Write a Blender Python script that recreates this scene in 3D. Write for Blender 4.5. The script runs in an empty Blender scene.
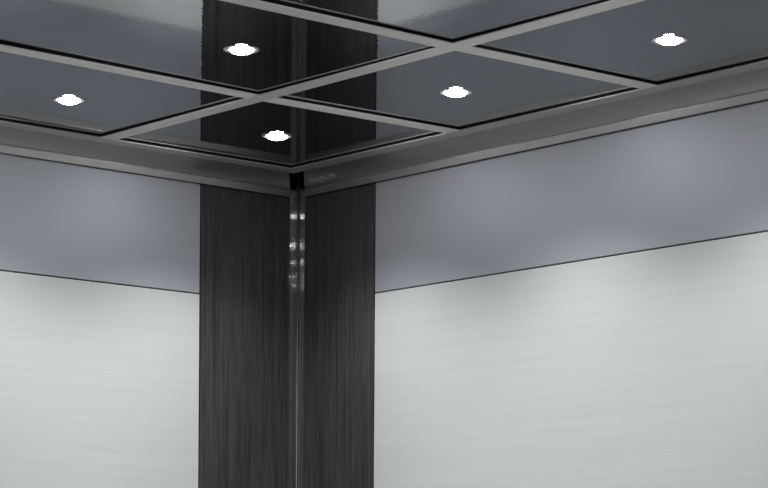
import bpy, bmesh, math
from mathutils import Vector, Matrix

# ------------------------------------------------------------------ measures
Z0 = 1.13                 # camera height above the cab floor
F = 2481.9; HY = 640.6; DEP = 6.8353
FW = Vector((-0.76155, 0.64810)); RT = Vector((0.64810, 0.76155))
ZG = Z0 + 1.2635          # underside of ceiling grid
ZC = Z0 + 1.2699          # glossy ceiling panels
ZLT, ZLB = Z0 + 1.2333, Z0 + 1.2137   # crown lip
ZGR = Z0 + 0.9219         # joint between upper and lower wall panels
W, D = 2.46, 1.96         # cab: along right wall (x), along left wall (-y)
BACK = -0.012             # black backing behind the wall panels

C = bpy.context.scene.collection

# ------------------------------------------------------------------ helpers
def add_box(bm, lo, hi):
    r = bmesh.ops.create_cube(bm, size=1.0)
    c = [(a + b) / 2 for a, b in zip(lo, hi)]
    s = [abs(b - a) for a, b in zip(lo, hi)]
    for v in r['verts']:
        v.co = Vector((v.co.x * s[0] + c[0], v.co.y * s[1] + c[1], v.co.z * s[2] + c[2]))
    return r['verts']

def obj(name, bm, mat, parent=None, bevel=0.0, smooth=False):
    bmesh.ops.recalc_face_normals(bm, faces=bm.faces)
    me = bpy.data.meshes.new(name)
    bm.to_mesh(me); bm.free()
    me.materials.append(mat)
    o = bpy.data.objects.new(name, me)
    C.objects.link(o)
    if parent: o.parent = parent
    if smooth:
        for p in me.polygons: p.use_smooth = True
    if bevel:
        m = o.modifiers.new('bevel', 'BEVEL'); m.width = bevel; m.segments = 2; m.limit_method = 'ANGLE'
    return o

def thing(name, label, cat, loc=(0, 0, 0), group=None):
    o = bpy.data.objects.new(name, None); C.objects.link(o)
    o.location = loc; o.empty_display_size = .05
    o['label'] = label; o['category'] = cat
    if group: o['group'] = group
    return o

def tag(o, label, cat, group=None):
    o['label'] = label; o['category'] = cat; o['kind'] = 'thing'
    if group: o['group'] = group
    return o

def struct(name, bm, mat):
    o = obj(name, bm, mat); o['kind'] = 'structure'; return o

# ------------------------------------------------------------------ materials
def new_mat(name):
    m = bpy.data.materials.new(name); m.use_nodes = True
    nt = m.node_tree
    return m, nt, nt.nodes['Principled BSDF']

def N(nt, t, **kw):
    n = nt.nodes.new(t)
    for k, v in kw.items():
        if k in n.inputs: n.inputs[k].default_value = v
        else: setattr(n, k, v)
    return n

def grain(nt, scale, detail=3, rough=.6, coords='Object'):
    tc = N(nt, 'ShaderNodeTexCoord'); mp = N(nt, 'ShaderNodeMapping')
    mp.inputs['Scale'].default_value = scale
    nz = N(nt, 'ShaderNodeTexNoise'); nz.inputs['Scale'].default_value = 1.0
    nz.inputs['Detail'].default_value = detail; nz.inputs['Roughness'].default_value = rough
    nt.links.new(tc.outputs[coords], mp.inputs[0]); nt.links.new(mp.outputs[0], nz.inputs['Vector'])
    return nz

def ramp(nt, src, a, b, p0=.3, p1=.7):
    r = N(nt, 'ShaderNodeValToRGB')
    r.color_ramp.elements[0].position = p0; r.color_ramp.elements[0].color = (*a, 1)
    r.color_ramp.elements[1].position = p1; r.color_ramp.elements[1].color = (*b, 1)
    nt.links.new(src, r.inputs[0]); return r

def mat_plain(name, col, metal=0, rough=.5):
    m, nt, b = new_mat(name)
    nz = grain(nt, (40, 40, 40)); r = ramp(nt, nz.outputs[0], [c * .96 for c in col], [min(1, c * 1.04) for c in col])
    nt.links.new(r.outputs[0], b.inputs['Base Color'])
    b.inputs['Metallic'].default_value = metal; b.inputs['Roughness'].default_value = rough
    return m

M = {}
M['black'] = mat_plain('matt_black', (.004, .004, .005), 0, .7)
M['spacer'] = mat_plain('black_spacer', (.003, .003, .004), 0, .6)
M['aluminium'] = mat_plain('satin_aluminium', (.50, .50, .48), 1, .4)
M['seam'] = mat_plain('dull_steel', (.20, .20, .195), .4, .6)
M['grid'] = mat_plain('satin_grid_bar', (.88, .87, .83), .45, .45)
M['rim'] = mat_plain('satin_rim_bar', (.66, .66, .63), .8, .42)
M['grid_lit'] = mat_plain('satin_grid_bar_lit', (.95, .94, .89), .15, .5)  # lighter copy of the grid bar metal, sheen from grain direction painted in
M['letter'] = mat_plain('embossed_aluminium', (.64, .64, .61), .6, .5)
M['floor'] = mat_plain('grey_stone_floor', (.45, .45, .43), 0, .35)

# satin blue-grey upper panels
m, nt, b = new_mat('satin_blue_grey_metal')
nz = grain(nt, (260, 260, 260), 2)
r = ramp(nt, nz.outputs[0], (.40, .41, .445), (.435, .445, .48))
nt.links.new(r.outputs[0], b.inputs['Base Color'])
b.inputs['Metallic'].default_value = .5; b.inputs['Roughness'].default_value = .52
M['upper'] = m

# pale metal with horizontal brushing
m, nt, b = new_mat('horizontal_brushed_metal')
nz = grain(nt, (4, 4, 420), 4, .65)
nz2 = grain(nt, (1.2, 1.2, 60), 3, .6)
mx = N(nt, 'ShaderNodeMix'); mx.data_type = 'FLOAT'; mx.inputs[0].default_value = .4
nt.links.new(nz.outputs[0], mx.inputs[2]); nt.links.new(nz2.outputs[0], mx.inputs[3])
r = ramp(nt, mx.outputs[0], (.58, .594, .58), (.665, .674, .652), .3, .7)
nt.links.new(r.outputs[0], b.inputs['Base Color'])
b.inputs['Metallic'].default_value = .3; b.inputs['Roughness'].default_value = .55
M['lower'] = m

# dark wood laminate with vertical grain
m, nt, b = new_mat('dark_wood_laminate')
nz = grain(nt, (430, 430, 11), 4, .72)
nz2 = grain(nt, (90, 90, 2.2), 3, .6)
mx = N(nt, 'ShaderNodeMix'); mx.data_type = 'FLOAT'; mx.inputs[0].default_value = .45
nt.links.new(nz.outputs[0], mx.inputs[2]); nt.links.new(nz2.outputs[0], mx.inputs[3])
r = ramp(nt, mx.outputs[0], (.012, .0117, .0116), (.080, .076, .073), .34, .68)
nt.links.new(r.outputs[0], b.inputs['Base Color'])
b.inputs['Roughness'].default_value = .55
b.inputs['Specular IOR Level'].default_value = .25
M['wood'] = m

# tinted mirror ceiling, very slightly rippled
m, nt, b = new_mat('tinted_mirror')
nz = grain(nt, (90, 90, 90), 2, .5)
bp = N(nt, 'ShaderNodeBump'); bp.inputs['Strength'].default_value = .045; bp.inputs['Distance'].default_value = .0015
nt.links.new(nz.outputs[0], bp.inputs['Height']); nt.links.new(bp.outputs[0], b.inputs['Normal'])
r = ramp(nt, nz.outputs[0], (.325, .34, .365), (.335, .35, .375))
nt.links.new(r.outputs[0], b.inputs['Base Color'])
b.inputs['Metallic'].default_value = 1; b.inputs['Roughness'].default_value = .012
M['mirror'] = m

# vertically brushed stainless: highlights spread sideways
m, nt, b = new_mat('vertical_brushed_stainless')
geo = N(nt, 'ShaderNodeNewGeometry')
cr = N(nt, 'ShaderNodeVectorMath', operation='CROSS_PRODUCT')
nt.links.new(geo.outputs['True Normal'], cr.inputs[0]); cr.inputs[1].default_value = (0, 0, 1)
nt.links.new(cr.outputs[0], b.inputs['Tangent'])
nz = grain(nt, (900, 900, 3), 3)
r = ramp(nt, nz.outputs[0], (.62, .61, .60), (.72, .71, .69))
nt.links.new(r.outputs[0], b.inputs['Base Color'])
b.inputs['Metallic'].default_value = 1; b.inputs['Roughness'].default_value = .05
bp = N(nt, 'ShaderNodeBump'); bp.inputs['Strength'].default_value = 1; bp.inputs['Distance'].default_value = .0006
rz = grain(nt, (1100, 1100, .01), 1)
nt.links.new(rz.outputs[0], bp.inputs['Height']); nt.links.new(bp.outputs[0], b.inputs['Normal'])
b.inputs['Anisotropic'].default_value = 1; b.inputs['Anisotropic Rotation'].default_value = 0
M['post'] = m

m, nt, b = new_mat('lamp_lens')
lw = N(nt, 'ShaderNodeTexNoise'); lw.inputs['Scale'].default_value = 30
r = ramp(nt, lw.outputs[0], (.93, .95, 1), (1, 1, 1))
nt.links.new(r.outputs[0], b.inputs['Emission Color']); b.inputs['Emission Strength'].default_value = 170
b.inputs['Base Color'].default_value = (.8, .8, .8, 1)
M['lens'] = m
M['chrome'] = mat_plain('polished_chrome', (.62, .63, .65), 1, .35)

# ------------------------------------------------------------------ room shell
bm = bmesh.new(); add_box(bm, (-.05, 0 - BACK, 0), (W, .05, ZC + .09)); struct('wall_right', bm, M['black'])
bm = bmesh.new(); add_box(bm, (-.05, -D, 0), (BACK, -BACK, ZC + .09)); struct('wall_left', bm, M['black'])
bm = bmesh.new(); add_box(bm, (-.05, -D, ZC + .09), (W, .05, ZC + .12)); struct('ceiling', bm, M['black'])
bm = bmesh.new(); add_box(bm, (-.05, -D, -.04), (W, .05, 0)); struct('floor', bm, M['floor'])
for nm, lo, hi in (('baseboard_right', (.03, -.002, 0), (W, .012, .10)), ('baseboard_left', (-.012, -D, 0), (.002, -.03, .10))):
    bm = bmesh.new(); add_box(bm, lo, hi); struct(nm, bm, M['aluminium'])

# ------------------------------------------------------------------ wall panels
ZP = ZLT + .012           # panel tops run up behind the crown
def panel(name, side, a, b_, z0, z1, mat, label):
    """side 'R': along x on y=0; 'L': along -y on x=0"""
    bm = bmesh.new()
    if side == 'R': add_box(bm, (a, 0, z0), (b_, -BACK - .001, z1))
    else: add_box(bm, (BACK + .001, -b_, z0), (0, -a, z1))
    o = obj(name, bm, mat, bevel=.0008)
    return tag(o, label, 'wall panel', {'wood_panel': 'dark wood wall panels beside the corner', 'upper_wall_panel': 'blue-grey upper wall panels', 'lower_wall_panel': 'pale brushed lower wall panels'}[name])

PR, PL, ST = .3282, .3322, .0285
G = .0035
panel('wood_panel', 'R', ST, PR - .002, .105, ZP, M['wood'], 'dark wood grain wall panel right of the steel corner post')
panel('wood_panel', 'L', ST, PL - .002, .105, ZP, M['wood'], 'dark wood grain wall panel left of the steel corner post')
panel('upper_wall_panel', 'R', PR + G - .002, W, ZGR + G / 2, ZP, M['upper'], 'satin blue-grey upper wall panel on the wall right of the corner')
panel('upper_wall_panel', 'L', PL + G - .002, D, ZGR + G / 2, ZP, M['upper'], 'satin blue-grey upper wall panel on the wall left of the corner')
panel('lower_wall_panel', 'R', PR + G - .002, W, .105, ZGR - G / 2, M['lower'], 'pale brushed metal lower wall panel on the wall right of the corner')
panel('lower_wall_panel', 'L', PL + G - .002, D, .105, ZGR - G / 2, M['lower'], 'pale brushed metal lower wall panel on the wall left of the corner')

# ------------------------------------------------------------------ corner post
post = thing('corner_post', 'narrow polished stainless steel post in the corner between the two dark wood panels', 'corner post', (0, 0, .0))
e = .002
bm = bmesh.new(); add_box(bm, (.0015, e, 0), (ST - .0012, -BACK, ZC + .07)); obj('post_face', bm, M['post'], post)
bm = bmesh.new(); add_box(bm, (BACK, -ST + .0012, 0), (-e, -.0015, ZC + .07)); obj('post_face', bm, M['post'], post)
bm = bmesh.new()
bmesh.ops.create_cone(bm, cap_ends=True, segments=16, radius1=.0015, radius2=.0015, depth=ZC + .02,
                      matrix=Matrix.Translation((.0005, -.0005, (ZC + .02) / 2)))
obj('seam_strip', bm, M['seam'], post, smooth=True)

# ------------------------------------------------------------------ crown mouldings
def cove(t):
    a_ = (.0826 - .0681 * math.sin(t), ZG + .0005 - (ZG + .0005 - ZLT) * (1 - math.cos(t)))
    q = 2 * t / math.pi
    c_ = (.0826 - .0681 * q, ZG + .0005 - (ZG + .0005 - ZLT) * q)
    return (.55 * a_[0] + .45 * c_[0], .55 * a_[1] + .45 * c_[1])
prof_face = []
for i in range(13):
    t = math.radians(90 * i / 12)
    prof_face.append(cove(t))
face_closed = prof_face + [(.010, ZLT), (.010, ZLT + .004)] + [(o_ - .002, z_ + .003) for o_, z_ in reversed(prof_face[:-1])]
lip = [(.0145, ZLT), (.0182, ZLT - .0004), (.0187, ZLT - .0025), (.0140, ZLB + .0012), (.0130, ZLB), (.0095, ZLB), (.0095, ZLB + .003), (.0095, ZLT - .002), (.010, ZLT)]

MG = .0285                # half of the open mitre gap, measured along the wall
def sweep(profile, side, length, mat, name, parent, smooth=False):
    bm = bmesh.new()
    ends = []
    for k in (0, 1):
        ring = []
        for o_, z_ in profile:
            if side == 'R':
                s = (MG + 1.175 * o_ if k == 0 else length)
                co = (s, -o_, z_)
            else:
                s = (MG + .851 * o_ if k == 0 else length)
                co = (o_, -s, z_)
            ring.append(bm.verts.new(co))
        ends.append(ring)
    n = len(profile)
    for i in range(n):
        j = (i + 1) % n
        bm.faces.new((ends[0][i], ends[0][j], ends[1][j], ends[1][i]))
    bm.faces.new(ends[0]); bm.faces.new(list(reversed(ends[1])))
    return obj(name, bm, mat, parent)

crR = thing('crown_moulding', 'satin aluminium crown moulding with faint embossed lettering, above the right wall', 'crown moulding', (0, 0, 0))
crL = thing('crown_moulding', 'plain satin aluminium crown moulding running above the left wall', 'crown moulding', (0, 0, 0))
for par, side, ln in ((crR, 'R', W), (crL, 'L', D)):
    f_ = sweep(face_closed, side, ln, M['aluminium'], 'cove_face', par)
    sweep(lip, side, ln, M['aluminium'], 'lip', par)
    sweep([(.0090, ZLB + .0006), (.0090, ZLB + .004), (.0005, ZLB + .004), (.0005, ZLB + .0006)], side, ln, M['black'], 'painted_gap_shade', par)  # added black strip, paints the shade in the gap below the lip

# embossed word on the right cove, near the corner
cu = bpy.data.curves.new('lettering', 'FONT'); cu.body = 'SnapCab'; cu.size = .031; cu.extrude = .0004
cu.space_character = 1.02
tmp = bpy.data.objects.new('lettering_source', cu); C.objects.link(tmp)
bpy.context.view_layer.update()
me = bpy.data.meshes.new_from_object(tmp)
bpy.data.objects.remove(tmp); me.name = 'lettering'
xs = [v.co.x for v in me.vertices]; w0 = max(xs) - min(xs); x0 = min(xs)
for v in me.vertices:
    u = (v.co.x - x0) / w0 * .108 + .108
    # wrap up the cove: arc parameter measured from the lip
    s = v.co.y + .022
    t = math.radians(90) * (1 - s / .075)
    o_, z_ = cove(t)
    v.co = (u + (o_ - .05) * .9, -(o_ + .0012 + v.co.z), z_ - .0008 - v.co.z)
me.materials.clear(); me.materials.append(M['letter'])
lt = bpy.data.objects.new('lettering', me); C.objects.link(lt); lt.parent = crR
lt['label'] = 'faint embossed lettering'

# ------------------------------------------------------------------ ceiling panels
X1, X2, Y1 = 0.7705, 1.4364, 0.7159
xs_ = [.105, X1, X2, W - .105]; ys_ = [.105, Y1, D - .105]
plabels = {
 (0, 0): 'black mirror ceiling panel over the corner, reflecting both dark wood panels',
 (1, 0): 'black mirror ceiling panel along the right wall, second from the corner',
 (2, 0): 'black mirror ceiling panel along the right wall, farthest from the corner',
 (0, 1): 'black mirror ceiling panel along the left wall, next to the corner panel',
 (1, 1): 'black mirror ceiling panel diagonally in front of the corner panel, ringed by grid bars',
 (2, 1): 'black mirror ceiling panel at the top edge of view, farthest from both walls'}
tilt = {(1, 1): .003, (2, 1): .003}   # these two sheets do not sit quite level
for i in range(3):
    for j in range(2):
        g = .004
        cx, cy = (xs_[i] + xs_[i + 1]) / 2, -(ys_[j] + ys_[j + 1]) / 2
        hx, hy = (xs_[i + 1] - xs_[i]) / 2 - g, (ys_[j + 1] - ys_[j]) / 2 - g
        bm = bmesh.new(); add_box(bm, (-hx, -hy, 0), (hx, hy, .006))
        o = obj('mirror_ceiling_tile', bm, M['mirror'])
        o.location = (cx, cy, ZC)
        d_ = tilt.get((i, j), 0)
        if d_:
            o.rotation_euler = Matrix.Rotation(d_, 3, Vector((FW.x, FW.y, 0))).to_euler()
            o.location.z += .0002
        tag(o, plabels[(i, j)], 'ceiling panel', 'black mirror ceiling panels in the grid')

# ------------------------------------------------------------------ ceiling grid
grid = thing('ceiling_grid', 'satin aluminium grid of flat bars framing the black mirror ceiling panels', 'ceiling grid', (0, 0, 0))
HWB = .0228
def bar(axis, pts, hw, name='grid_bar'):
    """axis 'x': runs along y at x = c(s); axis 'y': runs along x. pts = [(s, c)]"""
    def strip(h, z0, z1):
        bm = bmesh.new(); rings = []
        for s, c in pts:
            if axis == 'x': q = [(c - h, -s), (c + h, -s)]
            else: q = [(s, -(c - h)), (s, -(c + h))]
            rings.append([bm.verts.new((*q[0], z0)), bm.verts.new((*q[1], z0)), bm.verts.new((*q[1], z1)), bm.verts.new((*q[0], z1))])
        for a, b_ in zip(rings, rings[1:]):
            for k in range(4):
                bm.faces.new((a[k], a[(k + 1) % 4], b_[(k + 1) % 4], b_[k]))
        bm.faces.new(rings[0]); bm.faces.new(list(reversed(rings[-1])))
        return bm
    p = obj(name, strip(hw, ZG, ZG + .0024), M['grid_lit' if axis == 'x' else 'grid'], grid)
    obj('spacer_strip', strip(hw - .004, ZG + .0024, ZC - .0002), M['spacer'], p)
    return p
XE, YE = W - .0817, D - .0817
# long bar parallel to the right wall, then the shorter ones butting against it
bar('y', [(.126, Y1), (XE - .0452, Y1)], HWB)
bar('x', [(.126, X1 + .006), (Y1 - HWB - .0006, X1 - .010)], HWB)
bar('x', [(Y1 + HWB + .0006, X1 - .012), (YE - .045, X1 + .016)], HWB)
bar('x', [(.126, X2 + .009), (Y1 - HWB - .0006, X2 - .003)], HWB)
bar('x', [(Y1 + HWB + .0006, X2 - .006), (YE - .045, X2 - .002)], HWB)
# perimeter frame, mitred
def rim(quad):
    def strip(ins, z0, z1):
        cx = sum(q[0] for q in quad) / 4; cy = sum(q[1] for q in quad) / 4
        qs = quad if not ins else [(q[0], q[1]) for q in ins]
        bm = bmesh.new()
        lo = [bm.verts.new((x, -y, z0)) for x, y in qs]; hi = [bm.verts.new((x, -y, z1)) for x, y in qs]
        bm.faces.new(lo); bm.faces.new(list(reversed(hi)))
        for k in range(4): bm.faces.new((lo[k], lo[(k + 1) % 4], hi[(k + 1) % 4], hi[k]))
        return bm
    p = obj('perimeter_bar', strip(None, ZG, ZG + .0024), M['rim'], grid)
    return p, strip
a, b_ = .0817, .1272; A, B = W - .0817, W - .1272; AY, BY = D - .0817, D - .1272
i0, i1 = .094, .1235
def rimpair(q, qi):
    p, st = rim(q); obj('spacer_strip', st(qi, ZG + .0024, ZC - .0002), M['spacer'], p)
rimpair([(a, a), (A, a), (B, b_), (b_, b_)], [(i0, i0), (W - i0, i0), (W - i1, i1), (i1, i1)])
rimpair([(a, a), (b_, b_), (b_, BY), (a, AY)], [(i0, i0), (i1, i1), (i1, D - i1), (i0, D - i0)])
rimpair([(A, a), (B, b_), (B, BY), (A, AY)], [(W - i0, i0), (W - i1, i1), (W - i1, D - i1), (W - i0, D - i0)])
rimpair([(a, AY), (b_, BY), (B, BY), (A, AY)], [(i0, D - i0), (i1, D - i1), (W - i1, D - i1), (W - i0, D - i0)])

# ------------------------------------------------------------------ downlights
def lathe(profile, seg=48):
    bm = bmesh.new(); rings = []
    for r_, z_ in profile:
        rings.append([bm.verts.new((max(r_, 1e-5) * math.cos(2 * math.pi * k / seg), max(r_, 1e-5) * math.sin(2 * math.pi * k / seg), z_)) for k in range(seg)])
    for p, q in zip(rings, rings[1:]):
        for k in range(seg):
            bm.faces.new((p[k], p[(k + 1) % seg], q[(k + 1) % seg], q[k]))
    bmesh.ops.remove_doubles(bm, verts=bm.verts, dist=1e-5)
    return bm
dl = []
llabels = {
 (0, 0): 'round glowing chrome downlight in the corner ceiling panel, nearest the steel post',
 (1, 0): 'round glowing downlight in the ceiling panel along the right wall, second from the corner',
 (2, 0): 'round glowing downlight in the farthest right ceiling panel, rightmost light',
 (0, 1): 'round glowing downlight in the ceiling panel along the left wall, leftmost light',
 (1, 1): 'round glowing downlight diagonally in front of the corner light, inside the dark wood reflection',
 (2, 1): 'round glowing downlight in the ceiling panel at the top edge of view'}
for i in range(3):
    for j in range(2):
        x, y = 0.4194 + 0.6722 * i, -(0.4032 + 0.6212 * j)
        t = thing('downlight', llabels[(i, j)], 'downlight', (x, y, ZC), 'downlights in the mirror ceiling')
        if (i, j) == (0, 0):
            ring = obj('trim_ring', lathe([(.0385, -.0002), (.0385, -.0012), (.0365, -.0017), (.031, -.0019), (.0275, -.0014), (.0268, -.0004), (.0268, -.0001)]), M['chrome'], t, smooth=True)
            lens = obj('lens', lathe([(.0262, -.0006), (.0245, -.0032), (.0205, -.0062), (.014, -.0084), (.007, -.0096), (0, -.0100)]), M['lens'], t, smooth=True)
        else:
            for src in (ring, lens):
                c = src.copy(); C.objects.link(c); c.parent = t
        l = bpy.data.lights.new('downlight_beam', 'SPOT')
        l.energy = 29; l.spot_size = math.radians(126); l.spot_blend = 1.0; l.shadow_soft_size = .010
        l.color = (.95, .97, 1.0)
        lo = bpy.data.objects.new('downlight_beam', l); C.objects.link(lo)
        lo.location = (x, y, ZC - .040)

# ------------------------------------------------------------------ world
w = bpy.data.worlds.new('surroundings'); bpy.context.scene.world = w; w.use_nodes = True
bg = w.node_tree.nodes['Background']; bg.inputs[0].default_value = (.93, .97, 1.0, 1); bg.inputs[1].default_value = .09

# ------------------------------------------------------------------ camera
cam = bpy.data.cameras.new('camera'); co = bpy.data.objects.new('camera', cam); C.objects.link(co)
cam.sensor_width = 36; cam.lens = F / 768 * 36; cam.clip_start = .05
cxy = -(FW * DEP + RT * ((298 - 384) / F * DEP))
co.location = (cxy.x, cxy.y, Z0)
k = .0066
fw = Vector((FW.x, FW.y, 0)).normalized(); rt = Vector((fw.y, -fw.x, 0)); up = Vector((0, 0, 1))
# rolled camera basis
rt2 = rt * math.cos(k) + up * math.sin(k)
up2 = up * math.cos(k) - rt * math.sin(k)
R = Matrix((rt2, up2, -fw)).transposed()
co.rotation_euler = R.to_euler()
cam.shift_y = (HY - 244) / 768
cam.shift_x = k * (HY - 244) / 768
bpy.context.scene.camera = co
bpy.context.scene.view_settings.view_transform = 'Standard'
bpy.context.scene.view_settings.look = 'None'
